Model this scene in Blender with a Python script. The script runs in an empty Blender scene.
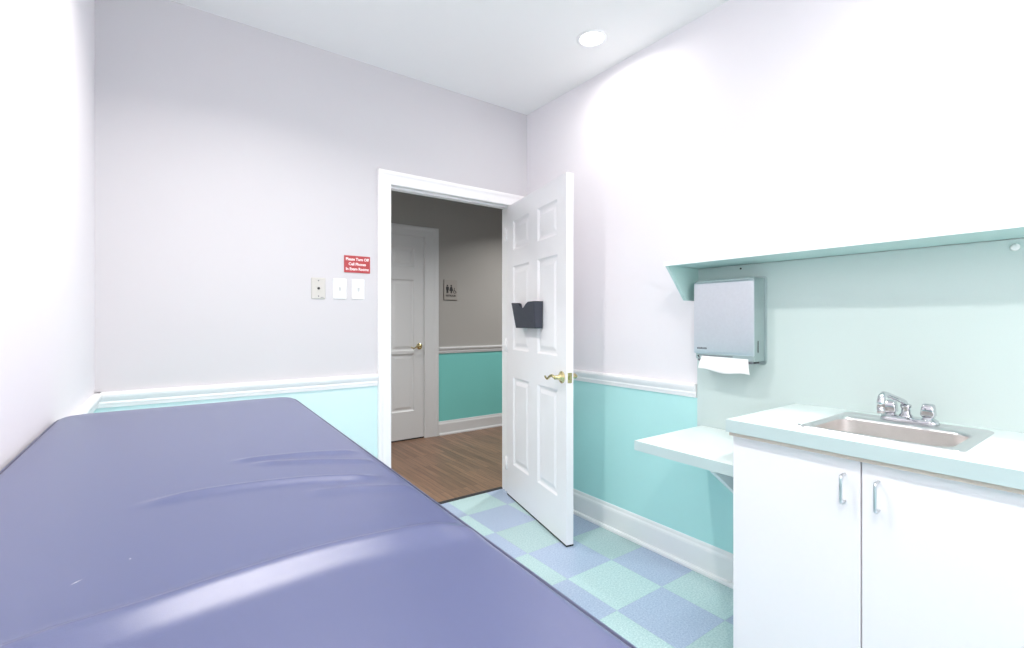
import bpy, bmesh, math, random
from mathutils import Vector, Matrix
random.seed(7)
C = bpy.context.scene.collection
R = math.radians

# ------------------------------------------------------------------ materials
def mat(name, col, rough=0.5, metal=0.0, spec=0.5, noise=0.0, nscale=40.0, bump=0.0, bscale=200.0, emit=None, estr=0.0, coat=0.0, aniso=0.0):
    m = bpy.data.materials.new(name); m.use_nodes = True
    nt = m.node_tree; b = nt.nodes['Principled BSDF']
    c = (col[0], col[1], col[2], 1)
    b.inputs['Base Color'].default_value = c
    b.inputs['Roughness'].default_value = rough
    b.inputs['Metallic'].default_value = metal
    b.inputs['Specular IOR Level'].default_value = spec
    if coat: b.inputs['Coat Weight'].default_value = coat
    if aniso: b.inputs['Anisotropic'].default_value = aniso
    tc = nt.nodes.new('ShaderNodeTexCoord')
    if noise:
        n = nt.nodes.new('ShaderNodeTexNoise'); n.inputs['Scale'].default_value = nscale; n.inputs['Detail'].default_value = 4
        nt.links.new(tc.outputs['Object'], n.inputs['Vector'])
        mx = nt.nodes.new('ShaderNodeMix'); mx.data_type = 'RGBA'
        mx.inputs['A'].default_value = tuple(max(0, v*(1-noise)) for v in col)+(1,)
        mx.inputs['B'].default_value = tuple(min(1, v*(1+noise)) for v in col)+(1,)
        nt.links.new(n.outputs['Fac'], mx.inputs['Factor'])
        nt.links.new(mx.outputs['Result'], b.inputs['Base Color'])
    if bump:
        n2 = nt.nodes.new('ShaderNodeTexNoise'); n2.inputs['Scale'].default_value = bscale; n2.inputs['Detail'].default_value = 3
        nt.links.new(tc.outputs['Object'], n2.inputs['Vector'])
        bp = nt.nodes.new('ShaderNodeBump'); bp.inputs['Strength'].default_value = bump; bp.inputs['Distance'].default_value = 0.002
        nt.links.new(n2.outputs['Fac'], bp.inputs['Height']); nt.links.new(bp.outputs['Normal'], b.inputs['Normal'])
    if emit:
        b.inputs['Emission Color'].default_value = (*emit, 1); b.inputs['Emission Strength'].default_value = estr
    return m

M = {}
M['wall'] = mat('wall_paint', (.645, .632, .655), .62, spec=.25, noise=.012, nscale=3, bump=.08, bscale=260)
M['wall_lit'] = mat('lit_wall_paint', (.84, .815, .845), .62, spec=.25, noise=.012, nscale=3, bump=.08, bscale=260)  # wall paint made brighter in place of stronger light on the side walls
M['teal_lit'] = mat('lit_aqua_paint', (.66, .86, .865), .55, spec=.3, noise=.012, nscale=3, bump=.08, bscale=260)  # aqua paint paled to stand in for light spilled on the back wall
M['teal'] = mat('aqua_paint', (.50, .84, .82), .55, spec=.3, noise=.012, nscale=3, bump=.08, bscale=260)
M['ceil'] = mat('ceiling_paint', (.87, .865, .86), .8, spec=.1, noise=.01, nscale=4)
M['trim'] = mat('white_trim_paint', (.93, .92, .925), .32, noise=.01, nscale=8)
M['door'] = mat('white_door_paint', (.92, .90, .915), .30, noise=.01, nscale=8)
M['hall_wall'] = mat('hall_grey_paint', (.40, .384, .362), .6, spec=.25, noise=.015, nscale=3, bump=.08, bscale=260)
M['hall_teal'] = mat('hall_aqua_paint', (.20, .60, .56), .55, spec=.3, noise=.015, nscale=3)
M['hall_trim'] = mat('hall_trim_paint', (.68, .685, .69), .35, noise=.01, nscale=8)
M['vinyl'] = mat('navy_vinyl', (.085, .102, .205), .29, spec=.6, noise=.05, nscale=500, bump=.11, bscale=1300)
M['vinyl_dark'] = mat('navy_piping_vinyl', (.025, .028, .075), .45, spec=.5, noise=.05, nscale=300)
M['table_frame'] = mat('cream_enamel', (.62, .60, .56), .4, noise=.02, nscale=20)
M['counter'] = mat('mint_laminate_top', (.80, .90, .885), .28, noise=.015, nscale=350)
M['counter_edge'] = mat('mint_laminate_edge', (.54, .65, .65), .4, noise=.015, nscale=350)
M['splash'] = mat('mint_laminate', (.595, .69, .672), .34, noise=.02, nscale=260)
M['shelf'] = mat('mint_shelf_laminate', (.52, .71, .685), .36, noise=.02, nscale=260)
M['shelf_edge'] = mat('pale_mint_edge_band', (.88, .94, .93), .4, noise=.01, nscale=100)
M['cab'] = mat('white_cabinet_laminate', (.93, .90, .925), .42, noise=.01, nscale=60)
M['cab_edge'] = mat('tan_particle_board', (.62, .53, .46), .6, noise=.12, nscale=180)
M['kick'] = mat('dark_kick', (.10, .10, .11), .6, noise=.05)
M['steel'] = mat('brushed_steel', (.71, .75, .79), .32, metal=1, noise=.05, nscale=90, aniso=.5)
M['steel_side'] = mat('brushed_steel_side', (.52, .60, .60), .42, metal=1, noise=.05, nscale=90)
M['sink'] = mat('satin_sink_steel', (.80, .77, .75), .30, metal=1, noise=.04, nscale=60, aniso=.4)
M['sink_rim'] = mat('satin_rim_steel', (.72, .72, .73), .30, metal=1, noise=.02, nscale=60)
M['chrome'] = mat('chrome', (.62, .63, .66), .06, metal=1, noise=.01)
M['pull'] = mat('satin_pull_metal', (.74, .76, .78), .38, metal=1, noise=.02)
M['brass'] = mat('polished_brass', (.78, .68, .36), .16, metal=1, noise=.04, nscale=60)
M['black'] = mat('black_plastic', (.045, .050, .070), .45, noise=.06, nscale=90)
M['rubber'] = mat('black_rubber', (.018, .018, .020), .6, noise=.1, nscale=60)
M['dark'] = mat('dark_slot', (.03, .03, .032), .6, noise=.05)
M['print'] = mat('grey_print', (.16, .17, .19), .5, noise=.03)
M['red'] = mat('red_plastic', (.47, .055, .060), .45, noise=.03, nscale=60)
M['white'] = mat('white_plastic', (.87, .87, .87), .4, noise=.01)
M['letter'] = mat('white_lettering', (.92, .86, .86), .5, noise=.01)
M['beige'] = mat('beige_plastic', (.60, .585, .55), .4, noise=.02)
M['switch_grey'] = mat('toggle_plastic', (.72, .72, .72), .35, noise=.01)
M['paper'] = mat('paper_towel', (.90, .90, .90), .9, spec=.1, noise=.02, nscale=120, bump=.2, bscale=300)
M['signplate'] = mat('taupe_sign_plate', (.36, .335, .305), .5, noise=.03)
M['signedge'] = mat('dark_taupe_sign_edge', (.20, .185, .165), .5, noise=.03)
M['lens'] = mat('lamp_lens', (.95, .95, .93), .4, noise=.01, emit=(1, .98, .95), estr=9)

def tile_mat():
    m = bpy.data.materials.new('blue_green_checker_vinyl_tile'); m.use_nodes = True
    nt = m.node_tree; L = nt.links; b = nt.nodes['Principled BSDF']
    tc = nt.nodes.new('ShaderNodeTexCoord')
    mp = nt.nodes.new('ShaderNodeMapping'); s = 1/.3048
    mp.inputs['Location'].default_value = (.272*s+11, 1.052*s+10, .5); mp.inputs['Scale'].default_value = (s, s, 0)
    L.new(tc.outputs['Object'], mp.inputs['Vector'])
    ck = nt.nodes.new('ShaderNodeTexChecker'); ck.inputs['Scale'].default_value = 1
    L.new(mp.outputs['Vector'], ck.inputs['Vector'])
    n1 = nt.nodes.new('ShaderNodeTexNoise'); n1.inputs['Scale'].default_value = 130; n1.inputs['Detail'].default_value = 5; n1.inputs['Roughness'].default_value = .75
    L.new(tc.outputs['Object'], n1.inputs['Vector'])
    r1 = nt.nodes.new('ShaderNodeMapRange'); r1.inputs['From Min'].default_value = .33; r1.inputs['From Max'].default_value = .67
    L.new(n1.outputs['Fac'], r1.inputs['Value'])
    def mixc(a, bb):
        mx = nt.nodes.new('ShaderNodeMix'); mx.data_type = 'RGBA'
        mx.inputs['A'].default_value = (*a, 1); mx.inputs['B'].default_value = (*bb, 1)
        L.new(r1.outputs['Result'], mx.inputs['Factor']); return mx
    blue = mixc((.25, .335, .50), (.50, .58, .70)); green = mixc((.29, .47, .49), (.60, .74, .735))
    mx = nt.nodes.new('ShaderNodeMix'); mx.data_type = 'RGBA'
    L.new(ck.outputs['Fac'], mx.inputs['Factor']); L.new(blue.outputs['Result'], mx.inputs['A']); L.new(green.outputs['Result'], mx.inputs['B'])
    # per tile tint
    fl = nt.nodes.new('ShaderNodeVectorMath'); fl.operation = 'FLOOR'; L.new(mp.outputs['Vector'], fl.inputs[0])
    wn = nt.nodes.new('ShaderNodeTexWhiteNoise'); wn.noise_dimensions = '3D'; L.new(fl.outputs[0], wn.inputs['Vector'])
    rr = nt.nodes.new('ShaderNodeMapRange'); rr.inputs['To Min'].default_value = .93; rr.inputs['To Max'].default_value = 1.07
    L.new(wn.outputs['Value'], rr.inputs['Value'])
    # seams
    fr = nt.nodes.new('ShaderNodeVectorMath'); fr.operation = 'FRACTION'; L.new(mp.outputs['Vector'], fr.inputs[0])
    sx = nt.nodes.new('ShaderNodeSeparateXYZ'); L.new(fr.outputs[0], sx.inputs[0])
    def edge(o):
        a = nt.nodes.new('ShaderNodeMath'); a.operation = 'SUBTRACT'; a.inputs[1].default_value = .5; L.new(o, a.inputs[0])
        ab = nt.nodes.new('ShaderNodeMath'); ab.operation = 'ABSOLUTE'; L.new(a.outputs[0], ab.inputs[0]); return ab
    ex, ey = edge(sx.outputs['X']), edge(sx.outputs['Y'])
    mxx = nt.nodes.new('ShaderNodeMath'); mxx.operation = 'MAXIMUM'; L.new(ex.outputs[0], mxx.inputs[0]); L.new(ey.outputs[0], mxx.inputs[1])
    sm = nt.nodes.new('ShaderNodeMapRange'); sm.inputs['From Min'].default_value = .494; sm.inputs['From Max'].default_value = .499
    sm.inputs['To Min'].default_value = 1; sm.inputs['To Max'].default_value = .88; L.new(mxx.outputs[0], sm.inputs['Value'])
    mu = nt.nodes.new('ShaderNodeMath'); mu.operation = 'MULTIPLY'; L.new(rr.outputs['Result'], mu.inputs[0]); L.new(sm.outputs['Result'], mu.inputs[1])
    vm = nt.nodes.new('ShaderNodeVectorMath'); vm.operation = 'SCALE'; L.new(mx.outputs['Result'], vm.inputs[0]); L.new(mu.outputs[0], vm.inputs['Scale'])
    L.new(vm.outputs[0], b.inputs['Base Color']); b.inputs['Roughness'].default_value = .32
    return m
M['tile'] = tile_mat()

def wood_mat():
    m = bpy.data.materials.new('brown_strip_wood'); m.use_nodes = True
    nt = m.node_tree; L = nt.links; b = nt.nodes['Principled BSDF']
    tc = nt.nodes.new('ShaderNodeTexCoord')
    mp = nt.nodes.new('ShaderNodeMapping'); mp.inputs['Rotation'].default_value = (0, 0, R(90))
    L.new(tc.outputs['Object'], mp.inputs['Vector'])
    br = nt.nodes.new('ShaderNodeTexBrick'); br.inputs['Scale'].default_value = 1
    br.inputs['Brick Width'].default_value = .62; br.inputs['Row Height'].default_value = .045; br.inputs['Mortar Size'].default_value = .0012
    br.inputs['Color1'].default_value = (.165, .092, .056, 1); br.inputs['Color2'].default_value = (.26, .148, .09, 1); br.inputs['Mortar'].default_value = (.05, .03, .02, 1)
    L.new(mp.outputs['Vector'], br.inputs['Vector'])
    mp2 = nt.nodes.new('ShaderNodeMapping'); mp2.inputs['Scale'].default_value = (60, 3, 1); L.new(tc.outputs['Object'], mp2.inputs['Vector'])
    n = nt.nodes.new('ShaderNodeTexNoise'); n.inputs['Scale'].default_value = 1; n.inputs['Detail'].default_value = 6; n.inputs['Roughness'].default_value = .7
    L.new(mp2.outputs['Vector'], n.inputs['Vector'])
    r = nt.nodes.new('ShaderNodeMapRange'); r.inputs['From Min'].default_value = .3; r.inputs['From Max'].default_value = .7; r.inputs['To Min'].default_value = .65; r.inputs['To Max'].default_value = 1.25
    L.new(n.outputs['Fac'], r.inputs['Value'])
    vm = nt.nodes.new('ShaderNodeVectorMath'); vm.operation = 'SCALE'; L.new(br.outputs['Color'], vm.inputs[0]); L.new(r.outputs['Result'], vm.inputs['Scale'])
    L.new(vm.outputs[0], b.inputs['Base Color']); b.inputs['Roughness'].default_value = .38
    return m
M['wood'] = wood_mat()

# ------------------------------------------------------------------ mesh helpers
def box(bm, lo, hi, mi=0, bevel=0.0, seg=2):
    (x0, y0, z0), (x1, y1, z1) = lo, hi
    x0, x1 = min(x0, x1), max(x0, x1); y0, y1 = min(y0, y1), max(y0, y1); z0, z1 = min(z0, z1), max(z0, z1)
    vs = [bm.verts.new(p) for p in ((x0,y0,z0),(x1,y0,z0),(x1,y1,z0),(x0,y1,z0),(x0,y0,z1),(x1,y0,z1),(x1,y1,z1),(x0,y1,z1))]
    fs = [bm.faces.new([vs[i] for i in q]) for q in ((0,3,2,1),(4,5,6,7),(0,1,5,4),(1,2,6,5),(2,3,7,6),(3,0,4,7))]
    for f in fs: f.material_index = mi
    if bevel:
        es = list({e for f in fs for e in f.edges})
        r = bmesh.ops.bevel(bm, geom=es, offset=bevel, segments=seg, affect='EDGES', profile=.5, material=-1)
        for f in r['faces']: f.material_index = mi
    return fs

def prism(bm, pts, axis, a, b, mi=0, bevel=0.0):
    """extrude a 2-D polygon; axis 0: pts=(y,z), 1: pts=(x,z), 2: pts=(x,y)"""
    def mk(p, t):
        return {0: (t, p[0], p[1]), 1: (p[0], t, p[1]), 2: (p[0], p[1], t)}[axis]
    v0 = [bm.verts.new(mk(p, a)) for p in pts]; v1 = [bm.verts.new(mk(p, b)) for p in pts]
    fs = [bm.faces.new(v0[::-1]), bm.faces.new(v1)]
    n = len(pts)
    for i in range(n): fs.append(bm.faces.new((v0[i], v0[(i+1) % n], v1[(i+1) % n], v1[i])))
    for f in fs: f.material_index = mi
    if bevel:
        es = list({e for f in fs for e in f.edges})
        bmesh.ops.bevel(bm, geom=es, offset=bevel, segments=2, affect='EDGES', profile=.5)
    return fs

def cyl(bm, p0, p1, r0, r1=None, n=24, mi=0, cap=True):
    r1 = r0 if r1 is None else r1
    return tube(bm, [p0, p1], [r0, r1], n, mi, cap)

def tube(bm, pts, rad, n=12, mi=0, cap=True, closed=False):
    P = [Vector(p) for p in pts]
    if not isinstance(rad, (list, tuple)): rad = [rad]*len(P)
    rings = []; prev = None; N = len(P)
    for i, p in enumerate(P):
        if closed: t = (P[(i+1) % N]-P[i-1]).normalized()
        else: t = (P[min(i+1, N-1)]-P[max(i-1, 0)]).normalized()
        if prev is None:
            up = Vector((0, 0, 1)) if abs(t.z) < .9 else Vector((1, 0, 0))
            u = t.cross(up).normalized()
        else:
            u = (prev - t*prev.dot(t)).normalized()
        prev = u; w = t.cross(u)
        rings.append([bm.verts.new(p+(u*math.cos(2*math.pi*k/n)+w*math.sin(2*math.pi*k/n))*rad[i]) for k in range(n)])
    m = N if closed else N-1
    for i in range(m):
        a, b = rings[i], rings[(i+1) % N]
        for k in range(n):
            f = bm.faces.new((a[k], a[(k+1) % n], b[(k+1) % n], b[k])); f.smooth = True; f.material_index = mi
    if cap and not closed:
        for rg in (rings[0][::-1], rings[-1]):
            f = bm.faces.new(rg); f.material_index = mi

def lathe(bm, origin, axis, prof, n=32, mi=0):
    """prof: (radius, height) along the axis"""
    axis = Vector(axis).normalized(); u = axis.orthogonal().normalized(); w = axis.cross(u); o = Vector(origin)
    rings = []
    for r, h in prof:
        if r < 1e-6: rings.append([bm.verts.new(o+axis*h)])
        else: rings.append([bm.verts.new(o+axis*h+(u*math.cos(2*math.pi*k/n)+w*math.sin(2*math.pi*k/n))*r) for k in range(n)])
    for a, b in zip(rings, rings[1:]):
        for k in range(n):
            k2 = (k+1) % n
            if len(a) == 1 and len(b) == 1: continue
            if len(a) == 1: f = bm.faces.new((a[0], b[k2], b[k]))
            elif len(b) == 1: f = bm.faces.new((a[k], a[k2], b[0]))
            else: f = bm.faces.new((a[k], a[k2], b[k2], b[k]))
            f.smooth = True; f.material_index = mi

def rrect(x0, y0, x1, y1, r, n=6):
    pts = []
    for cx, cy, a0 in ((x1-r, y1-r, 0), (x0+r, y1-r, 90), (x0+r, y0+r, 180), (x1-r, y0+r, 270)):
        for i in range(n+1):
            a = R(a0+90*i/n); pts.append((cx+r*math.cos(a), cy+r*math.sin(a)))
    return pts

def loft(bm, loops, mi=0, smooth=True, fill_last=False, fill_first=False):
    rings = [[bm.verts.new(p) for p in lp] for lp in loops]
    for a, b in zip(rings, rings[1:]):
        n = len(a)
        for k in range(n):
            f = bm.faces.new((a[k], a[(k+1) % n], b[(k+1) % n], b[k])); f.smooth = smooth; f.material_index = mi
    if fill_last: f = bm.faces.new(rings[-1]); f.material_index = mi
    if fill_first: f = bm.faces.new(rings[0][::-1]); f.material_index = mi

def obj(name, bm, mats, parent=None, auto=True, world=True, normals=True):
    """links ONE mesh object; geometry given in world coordinates is moved into the parent's frame when world=True"""
    if normals: bmesh.ops.recalc_face_normals(bm, faces=bm.faces[:])
    me = bpy.data.meshes.new(name); bm.to_mesh(me); bm.free()
    if not isinstance(mats, (list, tuple)): mats = [mats]
    for m in mats: me.materials.append(M[m])
    o = bpy.data.objects.new(name, me); C.objects.link(o)
    if parent is not None:
        if world:
            chain = parent; off = Vector((0, 0, 0)); rot = 0
            while chain is not None: off = off + chain.location; chain = chain.parent
            me.transform(Matrix.Translation(-off))
        o.parent = parent
    return o

def thing(name, label, cat, loc=(0, 0, 0), rotz=0, group=None):
    o = bpy.data.objects.new(name, None); C.objects.link(o)
    o.location = loc; o.rotation_euler = (0, 0, rotz); o.empty_display_size = .1
    o['label'] = label; o['category'] = cat
    if group: o['group'] = group
    return o

def tag(o, label, cat, group=None):
    o['label'] = label; o['category'] = cat
    if group: o['group'] = group
    return o

def struct(name, bm, mats, label=None, cat=None):
    o = obj(name, bm, mats); o['kind'] = 'structure'
    if label: o['label'] = label; o['category'] = cat
    return o

def text_mesh(name, body, size, bold, depth, m, matrix, parent=None, squeeze=1.0):
    cu = bpy.data.curves.new(name, 'FONT'); cu.body = body; cu.size = size; cu.align_x = 'CENTER'; cu.align_y = 'CENTER'
    cu.offset = bold; cu.extrude = depth; cu.resolution_u = 3
    t = bpy.data.objects.new(name+'_tmp', cu); C.objects.link(t)
    bpy.context.view_layer.update()
    dg = bpy.context.evaluated_depsgraph_get()
    me = bpy.data.meshes.new_from_object(t.evaluated_get(dg)); bpy.data.objects.remove(t); bpy.data.curves.remove(cu)
    me.transform(Matrix.Diagonal((squeeze, 1, 1, 1))); me.transform(matrix)
    me.materials.clear(); me.materials.append(M[m])
    me.name = name
    o = bpy.data.objects.new(name, me); C.objects.link(o)
    if parent is not None:
        me.transform(Matrix.Translation(-parent.location)); o.parent = parent
    return o

# ------------------------------------------------------------------ dimensions (metres; right/back corner of the room at 0,0)
XL, YF, ZC = -2.361, -3.75, 2.708
OX0, OX1, OZ = -1.030, -.132, 2.032            # doorway opening
WT = .128                                      # back wall thickness
HY = 1.847                                     # far hall wall
RAIL0, RAIL1 = .843, .911
SPLIT = .87

# ------------------------------------------------------------------ room shell
bm = bmesh.new(); box(bm, (XL-.1, YF-.1, -.1), (.1, WT, 0)); struct('floor', bm, 'tile', 'blue and green checkered tile floor of the exam room', 'floor')
bm = bmesh.new(); box(bm, (-2.6, WT, -.1), (2.7, HY+.1, 0)); struct('floor_hall', bm, 'wood', 'brown strip wood floor of the hallway past the doorway', 'floor')
bm = bmesh.new(); box(bm, (XL-.1, YF-.1, ZC), (.1, WT, ZC+.1)); struct('ceiling', bm, 'ceil', 'plain white ceiling over the exam room', 'ceiling')
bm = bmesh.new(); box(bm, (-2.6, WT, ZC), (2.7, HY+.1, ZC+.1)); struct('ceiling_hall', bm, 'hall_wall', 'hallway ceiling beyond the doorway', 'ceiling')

def wallbox(bm, lo, hi):
    if lo[2] < SPLIT < hi[2]:
        box(bm, lo, (hi[0], hi[1], SPLIT), 1); box(bm, (lo[0], lo[1], SPLIT), hi, 0)
    else: box(bm, lo, hi, 1 if hi[2] <= SPLIT else 0)
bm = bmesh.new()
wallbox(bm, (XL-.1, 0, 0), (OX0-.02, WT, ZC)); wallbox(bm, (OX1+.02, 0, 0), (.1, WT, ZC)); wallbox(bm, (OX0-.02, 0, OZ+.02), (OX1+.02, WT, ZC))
struct('wall_back', bm, ['wall', 'teal_lit'], 'back wall with the doorway, pale lilac above and aqua paled with painted-in light below', 'wall')
bm = bmesh.new(); wallbox(bm, (0, YF-.1, 0), (.1, 0, ZC)); struct('wall_right', bm, ['wall_lit', 'teal'], 'right wall behind the sink counter, white brightened with painted-in light above and aqua below', 'wall')
bm = bmesh.new(); wallbox(bm, (XL-.1, YF-.1, 0), (XL, 0, ZC)); struct('wall_left', bm, ['wall_lit', 'teal'], 'left wall beside the padded table', 'wall')
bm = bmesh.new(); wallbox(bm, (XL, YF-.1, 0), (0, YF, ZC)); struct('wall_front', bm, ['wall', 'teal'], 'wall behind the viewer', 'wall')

def hwall(bm, lo, hi):
    box(bm, lo, (hi[0], hi[1], .90), 1); box(bm, (lo[0], lo[1], .90), hi, 0)
bm = bmesh.new()
hwall(bm, (-2.6, HY, 0), (-.75, HY+.1, ZC)); hwall(bm, (.09, HY, 0), (2.7, HY+.1, ZC)); box(bm, (-.75, HY, 2.11), (.09, HY+.1, ZC), 0)
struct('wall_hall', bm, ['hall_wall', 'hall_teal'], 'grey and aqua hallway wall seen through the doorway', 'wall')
for nm, x0, x1, lab in (('wall_hall_left', -2.6, -2.5, 'left end wall of the hallway'), ('wall_hall_right', 2.6, 2.7, 'right end wall of the hallway')):
    bm = bmesh.new(); box(bm, (x0, WT, 0), (x1, HY, ZC)); struct(nm, bm, 'hall_wall', lab, 'wall')

# ------------------------------------------------------------------ trim
RAIL = [(0, RAIL0), (.008, RAIL0), (.011, RAIL0+.012), (.014, RAIL0+.020), (.013, RAIL0+.028), (.018, RAIL0+.036), (.024, RAIL1-.020), (.026, RAIL1-.010), (.022, RAIL1), (0, RAIL1)]
BASE = [(0, 0), (.028, 0), (.028, .010), (.024, .018), (.014, .021), (.014, .112), (.012, .122), (.007, .130), (.006, .140), (.003, .1476), (0, .1476)]
def run(name, prof, kind, a, b, wall, m, label, cat):
    bm = bmesh.new()
    if kind == 'x':  # runs along x on a wall at y=wall facing -y
        prism(bm, [(wall-t, z) for t, z in prof], 0, a, b)
    elif kind == 'yR':
        prism(bm, [(wall-t, z) for t, z in prof], 1, a, b)
    elif kind == 'yL':
        prism(bm, [(wall+t, z) for t, z in prof], 1, a, b)
    struct(name, bm, m, label, cat)
run('trim_1', RAIL, 'x', XL+.0001, OX0-.083, 0, 'trim', 'white chair rail on the back wall left of the doorway', 'chair rail')
run('trim_2', RAIL, 'yR', -1.362, 0, 0, 'trim', 'white chair rail on the right wall ending at the mint panel', 'chair rail')
run('trim_3', RAIL, 'yL', YF, 0, XL, 'trim', 'white chair rail on the left wall above the table edge', 'chair rail')
run('trim_4', [(t, z+.03) for t, z in RAIL], 'x', 0.239, 2.6, HY, 'hall_trim', 'white chair rail on the hallway wall', 'chair rail')
run('baseboard_right', BASE, 'yR', -1.829, 0, 0, 'trim', 'white baseboard on the right wall below the small desk', 'baseboard')
run('baseboard_back', BASE, 'x', XL, OX0-.083, 0, 'trim', 'white baseboard on the back wall', 'baseboard')
run('baseboard_left', BASE, 'yL', YF, 0, XL, 'trim', 'white baseboard on the left wall', 'baseboard')
run('baseboard_hall', BASE, 'x', 0.239, 2.6, HY, 'hall_trim', 'white baseboard along the hallway wall', 'baseboard')

CAS = [(0, 0), (0, .010), (.006, .013), (.045, .014), (.052, .016), (.060, .021), (.070, .022), (.078, .019), (.080, .014), (.080, 0)]
def casing(bm, x0, x1, zt, y, wl=1, wr=1, mi=0, wt=1):
    loops = []
    for d, t in CAS:
        loops.append([bm.verts.new(p) for p in ((x0-d*wl, y-t, 0), (x0-d*wl, y-t, zt+d*wt), (x1+d*wr, y-t, zt+d*wt), (x1+d*wr, y-t, 0))])
    for a, b in zip(loops, loops[1:]):
        for k in range(3): f = bm.faces.new((a[k], b[k], b[k+1], a[k+1])); f.material_index = mi
bm = bmesh.new(); casing(bm, OX0, OX1, OZ, 0, 1.0, 1.22)
# jamb lining
box(bm, (OX0-.022, -.003, 0), (OX0-.004, WT+.003, OZ)); box(bm, (OX1+.004, -.003, 0), (OX1+.022, WT+.003, OZ)); box(bm, (OX0-.022, -.003, OZ+.004), (OX1+.022, WT+.003, OZ+.022))
# stop strips
box(bm, (OX0-.004, .045, 0), (OX0+.008, .08, OZ)); box(bm, (OX1-.008, .045, 0), (OX1+.004, .08, OZ)); box(bm, (OX0, .045, OZ-.008), (OX1, .08, OZ+.004))
struct('trim_5', bm, 'trim', 'white door frame around the doorway to the hallway', 'door frame')
bm = bmesh.new(); prism(bm, [(WT-.004, 0), (WT-.002, .006), (WT+.012, .009), (WT+.026, .006), (WT+.028, 0)], 0, OX0-.004, OX1+.004)
struct('trim_6', bm, 'rubber', 'black threshold strip between the tile and the wood floor', 'threshold')
bm = bmesh.new(); casing(bm, -.735, .076, 2.092, HY, 1, 2.02, wt=1.35)
box(bm, (-.75, HY, 0), (-.735, HY+.1, 2.085)); box(bm, (.076, HY, 0), (.09, HY+.1, 2.11)); box(bm, (-.75, HY, 2.092), (.09, HY+.1, 2.11))
struct('trim_7', bm, 'hall_trim', 'white frame around the closed hallway door', 'door frame')

# ------------------------------------------------------------------ six-panel doors
def panel_slab(W, Hh, T, cols, rows):
    """slab in local coordinates: x 0..W, y 0 (front)..T, z 0..Hh with raised panels on both faces"""
    bm = bmesh.new()
    xs = sorted({0, W, *[c for p in cols for c in p]}); zs = sorted({0, Hh, *[r for p in rows for r in p]})
    def face(y, s):
        for i in range(len(xs)-1):
            for j in range(len(zs)-1):
                a = (xs[i], xs[i+1]); b = (zs[j], zs[j+1])
                if any(abs(a[0]-c[0]) < 1e-6 and abs(a[1]-c[1]) < 1e-6 for c in cols) and any(abs(b[0]-r[0]) < 1e-6 and abs(b[1]-r[1]) < 1e-6 for r in rows):
                    lps = []
                    for ins, dep in ((0, 0), (.004, .003), (.012, .0085), (.020, .0095), (.026, .0095), (.046, .0035), (.050, .003)):
                        lps.append([(a[0]+ins, y+s*dep, b[0]+ins), (a[1]-ins, y+s*dep, b[0]+ins), (a[1]-ins, y+s*dep, b[1]-ins), (a[0]+ins, y+s*dep, b[1]-ins)])
                    loft(bm, lps, smooth=False, fill_last=True)
                else:
                    bm.faces.new([bm.verts.new(p) for p in ((a[0], y, b[0]), (a[1], y, b[0]), (a[1], y, b[1]), (a[0], y, b[1]))])
    face(0, 1); face(T, -1)
    for q in (((0,0,0),(0,T,0),(0,T,Hh),(0,0,Hh)), ((W,0,0),(W,T,0),(W,T,Hh),(W,0,Hh)), ((0,0,0),(W,0,0),(W,T,0),(0,T,0)), ((0,0,Hh),(W,0,Hh),(W,T,Hh),(0,T,Hh))):
        bm.faces.new([bm.verts.new(p) for p in q])
    bmesh.ops.remove_doubles(bm, verts=bm.verts[:], dist=1e-5)
    return bm

def lever(bm, x, z, y, s, sx, mi=0):
    """lever handle on the face y, sticking out by s (-1/+1), arm toward sx"""
    lathe(bm, (x, y, z), (0, s, 0), [(0, 0), (.033, 0), (.033, .004), (.030, .007), (.022, .010), (.016, .016), (.012, .024), (.011, .045), (.0, .046)], 28, mi)
    P = []
    for i in range(15):
        t = i/14
        P.append((x+sx*(-.004+.118*t), y+s*(.046+.004*math.sin(t*3)), z+.010*math.sin(t*2*math.pi)*(1 if t < .55 else 1.3)-.002))
    rad = [.006]+[.0085-.003*(i/14) for i in range(13)]+[.004]
    tube(bm, P, rad, 12, mi)

W, DT = .852, .043
door = thing('door_1', 'open white six-panel door swung into the exam room', 'door', (-.168, .012, 0), math.atan2(-math.cos(R(13.5)), -math.sin(R(13.5))))
door['kind'] = 'structure'
DZ = .004
bm = panel_slab(W, 2.019, DT, [(.108, .365), (.492, .748)], [(.235, .832), (1.02, 1.59), (1.70, 1.90)])
o = obj('door_panel', bm, 'door', door, world=False); o.location = (0, 0, DZ)
bm = bmesh.new(); lever(bm, W-.050, .912, 0, -1, -1); obj('door_handle', bm, 'brass', door, world=False)['label'] = 'brass lever handle on the near face'
bm = bmesh.new(); lever(bm, W-.050, .912, DT, 1, -1); obj('door_handle', bm, 'brass', door, world=False)['label'] = 'brass lever handle on the far face'
bm = bmesh.new(); box(bm, (W-.0005, .008, .884), (W+.0015, .034, .940), bevel=.0006); box(bm, (W, .015, .902), (W+.009, .027, .922), bevel=.001)
obj('latch_plate', bm, 'brass', door, world=False)['label'] = 'brass latch plate in the door edge'
for hz in (.22, 1.05, 1.83):
    bm = bmesh.new(); cyl(bm, (-.004, -.006, hz-.045), (-.004, -.006, hz+.045), .006, n=14); box(bm, (-.0015, 0, hz-.045), (0, .03, hz+.045))
    obj('hinge', bm, 'trim', door, world=False)
bm = bmesh.new(); box(bm, (0.001, -.0008, .0015), (W+.0006, DT+.0005, DZ+.006)); obj('door_bottom_strip', bm, 'rubber', door, world=False)['label'] = 'black strip under the door edge'  # black strip along the lower edge of the door

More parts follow.
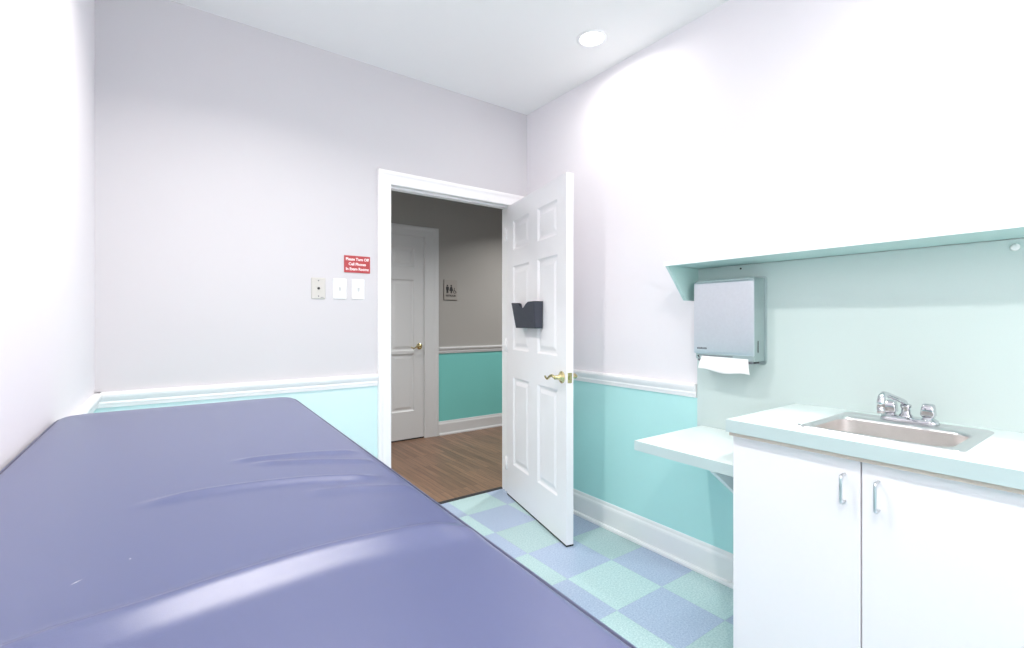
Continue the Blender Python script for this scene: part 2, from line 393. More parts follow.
hd = thing('door_2', 'closed white six-panel door in the hallway wall', 'door', (-.735, HY+.002, 0)); hd['kind'] = 'structure'
bm = panel_slab(.811, 2.0775, .035, [(.11, .34), (.445, .700)], [(.28, .87), (.90, 1.63), (1.76, 1.96)])
o = obj('door_panel', bm, 'hall_trim', hd, world=False); o.location = (0, 0, .014)
bm = bmesh.new(); lever(bm, .757, .957, 0, -1, -1); obj('door_handle', bm, 'brass', hd, world=False)['label'] = 'brass lever handle'
bm = bmesh.new(); box(bm, (0, .003, .001), (.81, .03, .013)); obj('door_bottom_strip', bm, 'rubber', hd, world=False)

# ------------------------------------------------------------------ wall file pocket on the open door
fp = thing('file_pocket', 'black plastic file pocket mounted on the open white door', 'file holder', door.location, door.rotation_euler.z)
def dp(t, q, z): return (W-t, -q, z)
th = .003
TT, TB = (.285, .622), (.292, .585)       # distance from the free edge: top, bottom
ZT, ZB = 1.338, 1.176
def sheet(pts, thick):
    bm = bmesh.new(); f = bm.faces.new([bm.verts.new(p) for p in pts])
    bm.normal_update(); n = f.normal.copy()
    r = bmesh.ops.extrude_face_region(bm, geom=[f]); bmesh.ops.translate(bm, verts=[v for v in r['geom'] if isinstance(v, bmesh.types.BMVert)], vec=n*thick)
    return bm
Q1, Q0 = .060, .044
front = [dp(TT[0], Q1, ZT), dp(.365, Q1, ZT-.001), dp(.40, Q1-.001, ZT-.014), dp(.435, Q1-.002, ZT-.034), dp(.455, Q1-.002, ZT-.038), dp(.475, Q1-.002, ZT-.032), dp(.510, Q1, ZT-.014), dp(.545, Q1, ZT-.006), dp(TT[1], Q1, ZT), dp(TB[1], Q0, ZB), dp(TB[0], Q0, ZB)]
obj('front_panel', sheet(front, th), 'black', fp, world=False)
obj('back_panel', sheet([dp(TT[0]+.002, .001, ZT-.002), dp(.345, .001, ZT-.004), dp(.385, .001, ZT-.075), dp(.56, .001, ZT-.075), dp(.60, .001, ZT-.004), dp(TT[1]-.002, .001, ZT-.002), dp(TB[1], .001, ZB), dp(TB[0], .001, ZB)], .003), 'black', fp, world=False)
obj('side_panel', sheet([dp(TT[0], .001, ZT), dp(TT[0], Q1, ZT), dp(TB[0], Q0, ZB), dp(TB[0], .001, ZB)], .003), 'black', fp, world=False)
obj('side_panel', sheet([dp(TT[1], .001, ZT), dp(TT[1], Q1, ZT), dp(TB[1], Q0, ZB), dp(TB[1], .001, ZB)], .003), 'black', fp, world=False)
obj('bottom_panel', sheet([dp(TB[0], .001, ZB), dp(TB[1], .001, ZB), dp(TB[1], Q0, ZB), dp(TB[0], Q0, ZB)], .003), 'black', fp, world=False)

# ------------------------------------------------------------------ padded exam table
TY0, TY1 = -.925, -2.86
tb = thing('exam_table', 'exam table with wrinkled navy blue vinyl pad along the left wall', 'exam table', (-2.06, -1.9, 0))
ZP = .962
XLT = -2.350
def xr(y): return -1.757 - .034*max(0, (-1.0-y))           # near side flares in slightly
wr = [  # wrinkle polylines on the pad: points, height, half width far side, half width near side
    ([(-2.30, -2.21), (-2.198, -2.195), (-2.135, -2.19), (-2.065, -2.180), (-1.976, -2.174), (-1.89, -2.183), (-1.835, -2.194), (-1.788, -2.212)], .0105, .014, .028),
    ([(-2.029, -1.716), (-1.924, -1.735), (-1.80, -1.774)], .0042, .010, .014),
    ([(-2.00, -1.753), (-1.902, -1.797), (-1.80, -1.852)], .0036, .010, .015),
    ([(-2.16, -1.878), (-2.061, -1.872), (-1.94, -1.898), (-1.82, -1.952)], .0058, .011, .017),
    ([(-1.95, -1.965), (-1.88, -1.985), (-1.80, -2.02)], .0024, .012, .020),
]
def wy(pl, x):
    if x <= pl[0][0] or x >= pl[-1][0]: return None
    for i in range(len(pl)-1):
        if pl[i][0] <= x <= pl[i+1][0]:
            p0 = pl[max(i-1, 0)][1]; p1 = pl[i][1]; p2 = pl[i+1][1]; p3 = pl[min(i+2, len(pl)-1)][1]
            t = (x-pl[i][0])/(pl[i+1][0]-pl[i][0])
            return .5*((2*p1)+(-p0+p2)*t+(2*p0-5*p1+4*p2-p3)*t*t+(-p0+3*p1-3*p2+p3)*t**3)
def height(x, y, ed):
    """pad top height; ed = distance from the pad's rim"""
    h = 0.0
    r = .016
    if ed < r: h -= r-math.sqrt(max(0, r*r-(r-ed)**2))
    h += .004*min(1, ed/.12)*(2-min(1, ed/.12)) - .002
    for pl, amp, wf, wn in wr:
        c = wy(pl, x)
        if c is None: continue
        t = (x-pl[0][0])/(pl[-1][0]-pl[0][0]); fade = min(1, t/.22, (1-t)/.14); fade = fade*fade*(3-2*fade)
        d = y-c
        w = wf if d > 0 else wn
        if abs(d) < 4*w: h += amp*fade*math.exp(-(d/w)**2)
    return h
def pad_outline(ins, rc=.060):
    """closed outline of the pad inset by ins, far end corners rounded"""
    pts = []
    x0 = XLT+ins; ya = TY0-ins; yb = TY1+ins; rcc = max(.004, rc-ins)
    for i in range(13):
        a = R(180-90*i/12); pts.append((x0+rcc+rcc*math.cos(a), ya-rcc+rcc*math.sin(a)))
    for i in range(13):
        a = R(90-90*i/12); y = ya-rcc+rcc*math.sin(a); pts.append((xr(y)-ins-rcc+rcc*math.cos(a), y))
    for i in range(13):
        a = R(0-90*i/12); y = yb+rcc+rcc*math.sin(a); pts.append((xr(y)-ins-rcc+rcc*math.cos(a), y))
    for i in range(13):
        a = R(270-90*i/12); pts.append((x0+rcc+rcc*math.cos(a), yb+rcc+rcc*math.sin(a)))
    return pts
def rimdist(x, y):
    rc = .060
    dx = min(x-XLT, xr(y)-x); dy = min(TY0-y, y-TY1)
    if dx < rc and dy < rc: return rc-math.hypot(rc-dx, rc-dy)
    return min(dx, dy)
bm = bmesh.new()
NX, NY = 110, 420
grid = []
for j in range(NY+1):
    v = j/NY; y = TY0+(TY1-TY0)*v
    # x limits of the rounded outline at this y
    rc = .060; dy = min(TY0-y, y-TY1)
    cut = rc-math.sqrt(max(0, rc*rc-(rc-dy)**2)) if dy < rc else 0
    a, b = XLT+cut, xr(y)-cut
    row = []
    for i in range(NX+1):
        u = i/NX; u2 = .5-.5*math.cos(math.pi*u); u = .35*u2+.65*u
        x = a+(b-a)*u
        row.append(bm.verts.new((x, y, ZP+height(x, y, max(0, rimdist(x, y))))))
    grid.append(row)
for j in range(NY):
    for i in range(NX):
        try: f = bm.faces.new((grid[j][i], grid[j+1][i], grid[j+1][i+1], grid[j][i+1])); f.smooth = True
        except ValueError: pass
loop = [r[0] for r in grid]+grid[-1][1:-1]+[r[-1] for r in reversed(grid)]+grid[0][-2:0:-1]
low = [bm.verts.new((v.co.x, v.co.y, .919)) for v in loop]
n = len(loop)
for k in range(n):
    f = bm.faces.new((loop[k], loop[(k+1) % n], low[(k+1) % n], low[k])); f.smooth = True
bm.faces.new(low)
pad = obj('cushion', bm, 'vinyl', tb)
pad['label'] = 'navy blue vinyl pad with diagonal wrinkles'
bm = bmesh.new(); tube(bm, [(x, y, ZP-.0085) for x, y in pad_outline(.0032)], .0028, 8, closed=True)
obj('seam', bm, 'vinyl_dark', pad)['label'] = 'dark seam along the pad rim'
bm = bmesh.new(); tube(bm, [(x, y, ZP-.0130) for x, y in pad_outline(-.0020)], .0036, 8, closed=True)
obj('piping', bm, 'vinyl', pad)['label'] = 'raised welt outside the seam'
# scuffs in the vinyl
def onpad(x, y): return ZP+height(x, y, .1)+.0006
for (xa, ya), (xb, yb), w, lab in (((-2.191, -2.094), (-2.182, -2.086), .0005, 'thin pale scratch'), ((-2.1475, -2.0632), (-2.1455, -2.0618), .0008, 'small pale speck')):
    bm = bmesh.new()
    d = Vector((xb-xa, yb-ya)).normalized(); px, py = -d.y*w, d.x*w
    bm.faces.new([bm.verts.new((x, y, onpad(x, y))) for x, y in ((xa, ya), ((xa+xb)/2+px, (ya+yb)/2+py), (xb, yb), ((xa+xb)/2-px, (ya+yb)/2-py))])
    obj('scuff', bm, 'white', pad)['label'] = lab
# base: frame, cabinet shell, legs
bm = bmesh.new(); box(bm, (XLT+.035, TY1+.03, .872), (-1.875, TY0-.03, .918), bevel=.004); obj('top_frame', bm, 'table_frame', tb)
for lx in (-2.31, -1.90):
    for ly in (TY0-.07, TY1+.07):
        bm = bmesh.new(); box(bm, (lx-.025 if lx > -2 else lx-.0, ly-.03, 0), (lx+.025 if lx > -2 else lx+.05, ly+.03, .872), bevel=.004); obj('leg', bm, 'table_frame', tb)
bm = bmesh.new(); box(bm, (-2.285, TY1+.08, .20), (-1.90, TY0-.08, .225), bevel=.003); obj('lower_shelf', bm, 'table_frame', tb)

# ------------------------------------------------------------------ backsplash panel, shelf, dispenser
YE = -3.1
PX = -.007
bm = bmesh.new(); box(bm, (PX, YE, .70), (-.0005, -1.366, 1.472), bevel=.001)
tag(obj('backsplash_panel', bm, 'splash'), 'tall mint green laminate panel on the wall above the sink', 'backsplash')

sh = thing('wall_shelf', 'long mint laminate shelf on the wall above the sink with angled end', 'shelf', (-.13, -2.2, 1.472))
bm = bmesh.new(); box(bm, (-.254, YE, 1.474), (-.001, -1.358, 1.492)); obj('shelf_board', bm, 'shelf', sh)
bm = bmesh.new(); box(bm, (-.2565, YE, 1.4725), (-.2535, -1.3565, 1.4935), bevel=.0006); obj('edge_band', bm, 'shelf_edge', sh)['label'] = 'pale front edge of the shelf'
bm = bmesh.new(); prism(bm, [(-.252, 1.4738), (-.112, 1.318), (-.008, 1.318), (-.008, 1.4738)], 1, -1.374, -1.360, bevel=.0008); obj('end_bracket', bm, 'shelf', sh)

sc = bmesh.new(); lathe(sc, (PX, -1.585, 1.458), (-1, 0, 0), [(0, 0), (.0045, 0), (.0045, .001), (.003, .0025), (0, .003)], 16)
tag(obj('screw', sc, 'dark'), 'small dark screw in the mint panel above the towel dispenser', 'screw')
sc = bmesh.new(); lathe(sc, (PX, -2.447, 1.447), (-1, 0, 0), [(0, 0), (.011, 0), (.011, .004), (.008, .007), (.005, .008), (0, .008)], 20)
tag(obj('screw', sc, 'white'), 'white round screw head on the mint panel at the far right under the shelf', 'screw cap')

ds = thing('towel_dispenser', 'stainless steel paper towel dispenser on the mint panel under the shelf', 'dispenser', (PX, -1.557, 1.035))
bm = bmesh.new()
lp = [rrect(-1.702, 1.030, -1.418, 1.416, .012, 4)]
loft(bm, [[(PX, a, b) for a, b in lp[0]], [(PX-.004, a, b) for a, b in lp[0]], [(PX-.006, a*.99+.0155*-1, b) for a, b in rrect(-1.702, 1.030, -1.418, 1.416, .012, 4)]][:2], smooth=False, fill_last=True, fill_first=True)
obj('back_plate', bm, 'steel_side', ds)
bm = bmesh.new(); box(bm, (-.103, -1.694, 1.045), (PX-.004, -1.420, 1.408), bevel=.004)
# hollow throat for the towels
obj('housing', bm, 'steel_side', ds)
bm = bmesh.new()
prism(bm, [(-.112, 1.080), (-.112, 1.392), (-.108, 1.398), (-.1035, 1.398), (-.1035, 1.072), (-.107, 1.070), (-.1105, 1.073)], 1, -1.697, -1.417, bevel=.0012)
cv = obj('front_cover', bm, 'steel', ds); cv['label'] = 'smooth brushed steel front cover'
bm = bmesh.new()   # small maker's mark, illegible in the photo
yy = -1.434
for wgt in (.006, .004, .005, .007, .003, .005, .006, .004):
    box(bm, (-.1124, yy-wgt, 1.091), (-.1119, yy, 1.0995-.0015*random.random())); yy -= wgt+.0012
obj('printed_mark', bm, 'print', ds).parent = cv
bm = bmesh.new(); box(bm, (-.072, -1.6955, 1.085), (-.068, -1.6938, 1.135)); obj('level_slot', bm, 'dark', ds)['label'] = 'narrow dark slot in the right side'
bm = bmesh.new(); box(bm, (-.101, -1.684, 1.036), (-.04, -1.430, 1.0455)); box(bm, (-.1032, -1.60, 1.0605), (-.1028, -1.436, 1.0645)); obj('throat', bm, 'print', ds)
bm = bmesh.new(); tube(bm, [(-.104, -1.432, 1.062), (-.098, -1.444, 1.044)], .003, 8); obj('catch', bm, 'dark', ds)
bm = bmesh.new(); tube(bm, [(-.09, -1.690, 1.043), (-.06, -1.690, 1.043)], .004, 8); obj('catch', bm, 'dark', ds)

bm = bmesh.new()
NY2, NZ2 = 40, 10
g = []
for j in range(NZ2+1):
    row = []
    for i in range(NY2+1):
        u = i/NY2; v = j/NZ2
        bot = .992 + .010*max(0, 1-u*3.2)-.006*math.sin(u*5)*0 + .004*math.sin(u*9)-.003*u
        z = 1.060-.004*u+(bot-1.060+.004*u)*v
        x = -.1045-.010*math.sin(v*1.6)-.003*math.sin(u*7+v*2)*v
        y = -1.452-.218*u + .012*v*(1-2*u)
        row.append(bm.verts.new((x, y, z)))
    g.append(row)
for j in range(NZ2):
    for i in range(NY2):
        f = bm.faces.new((g[j][i], g[j+1][i], g[j+1][i+1], g[j][i+1])); f.smooth = True
r = bmesh.ops.extrude_face_region(bm, geom=bm.faces[:]); bmesh.ops.translate(bm, verts=[v for v in r['geom'] if isinstance(v, bmesh.types.BMVert)], vec=(.0012, 0, 0))
tag(obj('hanging_paper_towel', bm, 'paper'), 'white paper towel hanging out of the steel dispenser', 'paper towel')

# ------------------------------------------------------------------ sink counter
CT, CB = .880, .838
CX = -.546; CY = -1.821
SX0, SX1, SY0, SY1 = -.440, -.160, -2.384, -2.034      # basin opening
bm = bmesh.new()
HX0, HX1, HY0, HY1 = SX0-.012, SX1+.012, SY0-.012, SY1+.012
for lo, hi in (((CX, YE, CB), (HX0, CY, CT)), ((HX1, YE, CB), (PX-.0005, CY, CT)), ((HX0, YE, CB), (HX1, HY0, CT)), ((HX0, HY1, CB), (HX1, CY, CT))):
    fs = box(bm, lo, hi, 0)
for f in bm.faces:
    n = f.normal if f.normal.length else None
bm.normal_update()
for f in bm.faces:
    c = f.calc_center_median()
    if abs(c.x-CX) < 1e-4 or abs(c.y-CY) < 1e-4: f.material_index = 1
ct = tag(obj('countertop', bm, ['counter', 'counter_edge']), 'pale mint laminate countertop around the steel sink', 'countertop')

cb = thing('sink_cabinet', 'white base cabinet with two doors under the sink counter', 'cabinet', (-.25, -2.46, 0))
FX = -.515
bm = bmesh.new()
box(bm, (FX+.018, -1.848, .10), (PX-.03, -1.830, CB-.001)); box(bm, (FX+.018, YE, .10), (PX-.03, YE+.018, CB-.001)); box(bm, (FX+.018, YE+.018, .10), (PX-.03, -1.848, .118))
box(bm, (PX-.036, YE+.018, .118), (PX-.03, -1.848, CB-.001))
obj('carcass', bm, 'cab', cb)
bm = bmesh.new(); box(bm, (FX+.019, -2.2285, .12), (FX+.050, -2.1885, .81)); obj('center_stile', bm, 'cab_edge', cb)
bm = bmesh.new(); box(bm, (CX+.007, YE+.001, .8255), (FX+.03, -1.830, CB-.0005)); obj('top_rail', bm, 'cab_edge', cb)['label'] = 'tan board edge below the countertop'
bm = bmesh.new(); box(bm, (FX+.03, YE+.02, 0), (FX+.045, -1.85, .10)); obj('toe_kick', bm, 'kick', cb)
def pull(yc, zc, parent):
    bm = bmesh.new()
    h = .040
    P = [(FX, yc, zc+h)]
    for i in range(7): a = R(90*i/6); P.append((FX-.020-.010*math.sin(a), yc, zc+h-.010+.010*math.cos(a)))
    for i in range(7): a = R(90*i/6); P.append((FX-.020-.010*math.cos(a), yc, zc-h+.010-.010*math.sin(a)))
    P.append((FX, yc, zc-h))
    tube(bm, P, .0042, 10)
    o = obj('handle', bm, 'pull', cb); o.parent = parent; return o
for y0, y1, hy, lab in ((-1.831, -2.2065, -2.168, 'left cabinet door, handle near its right edge'), (-2.2105, -2.72, -2.250, 'right cabinet door, handle near its left edge')):
    bm = bmesh.new(); box(bm, (FX, y1, .045), (FX+.0175, y0, .8245), bevel=.0012)
    d = obj('door', bm, 'cab', cb); d['label'] = lab
    pull(hy, .735, d)
bm = bmesh.new(); box(bm, (FX, YE, .045), (FX+.0175, -2.724, .8245), bevel=.0012); obj('filler_panel', bm, 'cab', cb)

# sink
sk = thing('sink', 'stainless steel drop-in sink in the mint countertop', 'sink', (-.3, -2.21, CT))
bm = bmesh.new()
N6 = 6
def ring(x0, y0, x1, y1, r, z): return [(a, b, z) for a, b in rrect(x0, y0, x1, y1, r, N6)]
ox0, ox1, oy0, oy1 = -.458, -.066, -2.414, -2.019
loft(bm, [ring(ox0, oy0, ox1, oy1, .022, CT+.0003), ring(ox0+.001, oy0+.001, ox1-.001, oy1-.001, .022, CT+.003), ring(ox0+.006, oy0+.006, ox1-.006, oy1-.006, .02, CT+.0055),
          ring(SX0-.006, SY0-.006, SX1+.006, SY1+.006, .055, CT+.0045), ring(SX0, SY0, SX1, SY1, .05, CT+.002), ring(SX0+.004, SY0+.004, SX1-.004, SY1-.004, .047, CT-.006)])
obj('rim', bm, 'sink_rim', sk)
bm = bmesh.new()
loft(bm, [ring(SX0+.004, SY0+.004, SX1-.004, SY1-.004, .047, CT-.006), ring(SX0+.010, SY0+.010, SX1-.010, SY1-.010, .045, CT-.13), ring(SX0+.016, SY0+.016, SX1-.016, SY1-.016, .043, CT-.148), ring(SX0+.035, SY0+.035, SX1-.035, SY1-.035, .035, CT-.158)], fill_last=True)
obj('basin', bm, 'sink', sk)
bm = bmesh.new(); lathe(bm, ((SX0+SX1)/2, (SY0+SY1)/2, CT-.158), (0, 0, 1), [(.043, 0), (.043, .003), (.036, .003), (.030, .001), (.010, .001), (0, .004)], 28); obj('drain', bm, 'chrome', sk)
bm = bmesh.new(); lathe(bm, (-.430, -2.009, CT), (0, 0, 1), [(.0045, 0), (.0045, .0015), (0, .002)], 12)
tag(obj('screw', bm, 'print'), 'tiny dark stud on the countertop left of the sink', 'screw')

# faucet
fx, fy, fz = -.115, -2.216, CT+.0054
fa = thing('faucet', 'chrome two-handle faucet standing behind the sink basin', 'faucet', (fx, fy, fz))
bm = bmesh.new()
def oval(hw, hl, z, n=8): return [(a, b, z) for a, b in rrect(fx-hw, fy-hl, fx+hw, fy+hl, hw*.98, n)]
loft(bm, [oval(.026, .078, fz), oval(.026, .078, fz+.006), oval(.023, .075, fz+.014), oval(.016, .066, fz+.017)], fill_last=True, fill_first=True); obj('base_plate', bm, 'chrome', fa)
bm = bmesh.new()
lathe(bm, (fx, fy+.008, fz+.015), (0, 0, 1), [(.019, 0), (.018, .006), (.013, .012), (.012, .028), (.015, .032), (.015, .040), (.010, .044), (0, .045)], 24)
sp = [(fx, fy+.008, fz+.020), (fx, fy+.008, fz+.040), (fx-.006, fy+.0085, fz+.056), (fx-.018, fy+.009, fz+.066), (fx-.06, fy+.011, fz+.078), (fx-.12, fy+.013, fz+.093), (fx-.165, fy+.0145, fz+.104),
      (fx-.188, fy+.015, fz+.106), (fx-.203, fy+.0155, fz+.100), (fx-.210, fy+.016, fz+.086), (fx-.211, fy+.016, fz+.066)]
tube(bm, sp, [.0095, .0095, .0095, .009, .0085, .0082, .0085, .0095, .0105, .0105, .0105], 16)
obj('spout', bm, 'chrome', fa)
bm = bmesh.new(); cyl(bm, (fx-.211, fy+.016, fz+.068), (fx-.211, fy+.016, fz+.050), .0105, .0095, 18); obj('aerator', bm, 'chrome', fa)
for s in (1, -1):
    hy = fy+s*.050
    bm = bmesh.new()
    lathe(bm, (fx, hy, fz+.013), (0, 0, 1), [(.021, 0), (.020, .004), (.014, .008), (.013, .014), (0, .015)], 24)
    # squared knob with waisted sides
    loft(bm, [[(fx+a, hy+b, fz+.021) for a, b in rrect(-.0125, -.0125, .0125, .0125, .005, 4)], [(fx+a, hy+b, fz+.030) for a, b in rrect(-.0185, -.0185, .0185, .0185, .006, 4)],
              [(fx+a, hy+b, fz+.051) for a, b in rrect(-.0165, -.0165, .0165, .0165, .006, 4)], [(fx+a, hy+b, fz+.063) for a, b in rrect(-.0145, -.0145, .0145, .0145, .006, 4)], [(fx+a, hy+b, fz+.066) for a, b in rrect(-.010, -.010, .010, .010, .005, 4)]], fill_last=True, fill_first=True)
    obj('tap_handle', bm, 'chrome', fa)

# ------------------------------------------------------------------ low desk ledge beside the cabinet
dk = thing('wall_desk', 'small pale mint ledge desk on the wall left of the sink cabinet', 'desk', (-.25, -1.6, .68))
bm = bmesh.new(); box(bm, (-.505, -1.828, .673), (PX-.001, -1.390, .713)); bm.normal_update()
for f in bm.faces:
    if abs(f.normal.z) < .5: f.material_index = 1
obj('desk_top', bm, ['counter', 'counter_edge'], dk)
bm = bmesh.new(); prism(bm, [(-.492, .6725), (-.492, .664), (-.03, .33), (-.0015, .33), (-.0015, .6725)], 1, -1.750, -1.730, bevel=.001); obj('support_bracket', bm, 'counter', dk)

# ------------------------------------------------------------------ wall plates and signs
def plate(bm, xc, zc, w=.072, h=.115, y=0):
    loft(bm, [[(xc+a, y, zc+b) for a, b in rrect(-w/2, -h/2, w/2, h/2, .004, 3)], [(xc+a, y-.003, zc+b) for a, b in rrect(-w/2, -h/2, w/2, h/2, .004, 3)], [(xc+a, y-.006, zc+b) for a, b in rrect(-w/2+.004, -h/2+.004, w/2-.004, h/2-.004, .004, 3)]], smooth=False, fill_last=True, fill_first=True)
for xc, lab in ((-1.326, 'white light switch under the left half of the red sign'), (-1.2235, 'white light switch nearest the door frame, under the red sign')):
    t = thing('light_switch', lab, 'light switch', (xc, 0, 1.343), group='white switches under the red sign')
    bm = bmesh.new(); plate(bm, xc, 1.400); obj('cover_plate', bm, 'white', t)
    bm = bmesh.new(); prism(bm, [(-.006, 1.388), (-.008, 1.390), (-.017, 1.407), (-.015, 1.412), (-.006, 1.412)], 0, xc-.005, xc+.005); obj('toggle', bm, 'switch_grey', t)
    for dz in (-.030, .030):
        bm = bmesh.new(); lathe(bm, (xc, -.006, 1.400+dz), (0, -1, 0), [(.0032, 0), (.0030, .001), (0, .0014)], 12); obj('screw', bm, 'switch_grey', t)
xc, zc = -1.4405, 1.398
t = thing('outlet_plate', 'beige wall plate with a round jack, left of the white switches', 'wall plate', (xc, 0, 1.34))
bm = bmesh.new(); plate(bm, xc, zc, .074, .116); obj('cover_plate', bm, 'beige', t)
bm = bmesh.new(); lathe(bm, (xc, -.006, zc), (0, -1, 0), [(.0065, 0), (.0065, .006), (.005, .007), (0, .004)], 18); obj('jack', bm, 'dark', t)
for dz in (-.042, .042):
    bm = bmesh.new(); lathe(bm, (xc, -.006, zc+dz), (0, -1, 0), [(.0036, 0), (.0034, .001), (0, .0014)], 12); obj('screw', bm, 'print', t)
bm = bmesh.new(); box(bm, (xc+.010, -.0068, zc-.050), (xc+.026, -.0058, zc-.047)); obj('printed_mark', bm, 'print', t)

FACE_Y = Matrix(((1, 0, 0, 0), (0, 0, -1, 0), (0, 1, 0, 0), (0, 0, 0, 1)))   # text plane -> faces -y
sx, sz = -1.229, 1.5425
t = thing('wall_sign', 'red sign with white lettering above the light switches', 'sign', (sx, 0, sz-.048))
bm = bmesh.new(); box(bm, (sx-.074, -.004, sz-.048), (sx+.074, -.0003, sz+.048), bevel=.0008); obj('sign_plate', bm, 'red', t)
for k, line in enumerate(('Please Turn Off', 'Cell Phones', 'In Exam Rooms')):
    text_mesh('lettering', line, .0220, .0006, .0003, 'letter', Matrix.Translation((sx, -.0045, sz+.0275-.0275*k)) @ FACE_Y, t, .93)

hx, hz = .384, 1.556
t = thing('restroom_sign', 'taupe restroom sign with pictograms on the hallway wall', 'sign', (hx, HY, hz-.108))
bm = bmesh.new(); box(bm, (hx-.079, HY-.010, hz-.108), (hx+.079, HY-.0005, hz+.108), bevel=.001); obj('sign_plate', bm, ['signplate'], t)
bm = bmesh.new(); box(bm, (hx-.083, HY-.006, hz-.110), (hx-.078, HY-.0005, hz+.110)); box(bm, (hx-.083, HY-.006, hz-.113), (hx+.081, HY-.0005, hz-.107)); obj('sign_frame', bm, 'signedge', t)  # darker strips along the left and bottom edges of the sign
yS = HY-.0102
def flat(bm, pts): prism(bm, pts, 1, yS-.0008, yS)
def disc(cx, cz, r, n=16): return [(cx+r*math.cos(2*math.pi*k/n), cz+r*math.sin(2*math.pi*k/n)) for k in range(n)]
px, pz = hx-.040, hz+.012
bm = bmesh.new(); flat(bm, disc(px, pz+.034, .0095)); flat(bm, [(px-.017, pz+.022), (px+.017, pz+.022), (px+.017, pz-.012), (px+.012, pz-.012), (px+.011, pz-.048), (px+.001, pz-.048), (px, pz-.016), (px-.001, pz-.048), (px-.011, pz-.048), (px-.012, pz-.012), (px-.017, pz-.012)])
obj('man_pictogram', bm, 'dark', t)
px = hx+.006
bm = bmesh.new(); flat(bm, disc(px, pz+.034, .0095)); flat(bm, [(px-.011, pz+.022), (px+.011, pz+.022), (px+.024, pz-.022), (px+.009, pz-.022), (px+.008, pz-.048), (px-.008, pz-.048), (px-.009, pz-.022), (px-.024, pz-.022)])
obj('woman_pictogram', bm, 'dark', t)
px = hx+.050; q = pz-.018
bm = bmesh.new(); flat(bm, disc(px-.006, q+.024, .0055)); 
tube(bm, [(px-.006, yS-.001, q+.016), (px-.004, yS-.001, q-.004), (px+.010, yS-.001, q-.004), (px+.015, yS-.001, q-.024)], .0032, 6)
tube(bm, [(px-.002+.016*math.cos(a), yS-.001, q-.014+.016*math.sin(a)) for a in [R(110+26*i) for i in range(9)]], .0022, 6)
obj('wheelchair_pictogram', bm, 'dark', t)
text_mesh('lettering', 'RESTROOM', .027, .0008, .0003, 'dark', Matrix.Translation((hx, yS-.0006, hz-.063)) @ FACE_Y, t, .86)

# ------------------------------------------------------------------ ceiling lights
def area(name, loc, size, power, col=(1, .945, .905), rot=(0, 0, 0), shape='DISK', size_y=None, spread=180):
    l = bpy.data.lights.new(name, 'AREA'); l.energy = power; l.shape = shape; l.size = size; l.color = col; l.spread = R(spread)
    if size_y: l.size_y = size_y
    o = bpy.data.objects.new(name, l); o.location = loc; o.rotation_euler = rot; C.objects.link(o); return o
def downlight(x, y, z, lab, power, group=None, r=.062, spread=180, col=(1, .945, .905)):
    t = thing('ceiling_light', lab, 'ceiling light', (x, y, z), group=group)
    bm = bmesh.new(); lathe(bm, (x, y, z), (0, 0, -1), [(r+.018, 0), (r+.018, .002), (r+.012, .005), (r+.002, .005), (r, .003), (r-.001, .0)], 40); obj('trim_ring', bm, 'white', t)
    bm = bmesh.new(); lathe(bm, (x, y, z), (0, 0, -1), [(r, .001), (r*.8, .003), (0, .004)], 40); obj('lens', bm, 'lens', t)
    area('downlight_lamp', (x, y, z-.012), r*1.9, power, col, spread=spread)
downlight(-.298, -.94, ZC, 'round recessed ceiling light near the right wall', 4.5, 'recessed ceiling lights', spread=172)
downlight(-1.76, -1.15, ZC, 'recessed ceiling light above the far end of the table', 16.5, 'recessed ceiling lights', spread=140)
downlight(-.45, -2.75, ZC, 'recessed ceiling light above the sink counter', 10, 'recessed ceiling lights', spread=165)
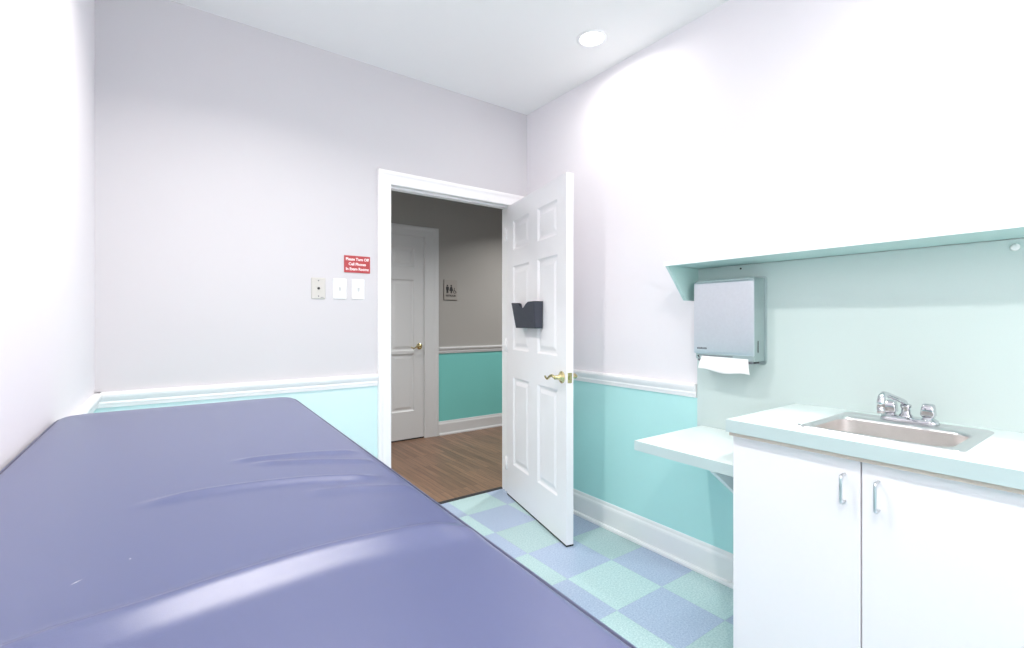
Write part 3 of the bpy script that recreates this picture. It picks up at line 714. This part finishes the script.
downlight(-1.76, -2.75, ZC, 'recessed ceiling light above the near end of the table', 18.5, 'recessed ceiling lights', spread=165)
downlight(-1.3, .9, ZC, 'recessed ceiling light in the hallway', 21, 'hallway ceiling lights', spread=130, col=(1, .985, .965))
downlight(1.3, .8, ZC, 'recessed ceiling light at the right end of the hallway', 27, 'hallway ceiling lights', spread=130, col=(1, .985, .965))

# added fill light in a made-up window frame behind the viewer
bm = bmesh.new(); wx0, wx1, wz0, wz1 = -2.0, -.5, .95, 2.25
for lo, hi in (((wx0-.06, YF, wz0-.06), (wx0, YF+.03, wz1+.06)), ((wx1, YF, wz0-.06), (wx1+.06, YF+.03, wz1+.06)), ((wx0, YF, wz1), (wx1, YF+.03, wz1+.06)), ((wx0, YF, wz0-.06), (wx1, YF+.03, wz0)), ((-1.265, YF, wz0), (-1.235, YF+.02, wz1))):
    box(bm, lo, hi)
struct('added_window_frame', bm, 'trim', 'made-up white window frame around the added fill light behind the viewer', 'window')
area('fill_light_behind_viewer', ((wx0+wx1)/2, YF+.035, (wz0+wz1)/2), wx1-wx0-.02, 26, (1, .96, .94), (R(-90), 0, 0), 'RECTANGLE', wz1-wz0-.02)

# ------------------------------------------------------------------ world, camera, view
w = bpy.data.worlds.new('world'); bpy.context.scene.world = w; w.use_nodes = True
w.node_tree.nodes['Background'].inputs['Color'].default_value = (.8, .85, .9, 1); w.node_tree.nodes['Background'].inputs['Strength'].default_value = .3
cam = bpy.data.cameras.new('camera'); co = bpy.data.objects.new('camera', cam); C.objects.link(co)
cam.sensor_width = 36; cam.sensor_fit = 'HORIZONTAL'; cam.lens = 476.35/1024*36; cam.shift_y = (320.97-324)/1024
cam.clip_start = .01
co.location = (-2.1164, -2.7187, 1.2204); co.rotation_euler = (R(90), 0, -.62993)
s = bpy.context.scene; s.camera = co
s.view_settings.view_transform = 'Standard'; s.view_settings.look = 'None'; s.view_settings.exposure = 0.0
s.cycles.use_denoising = True
s.cycles.max_bounces = 14; s.cycles.diffuse_bounces = 8; s.cycles.glossy_bounces = 6
s.cycles.sample_clamp_indirect = 6
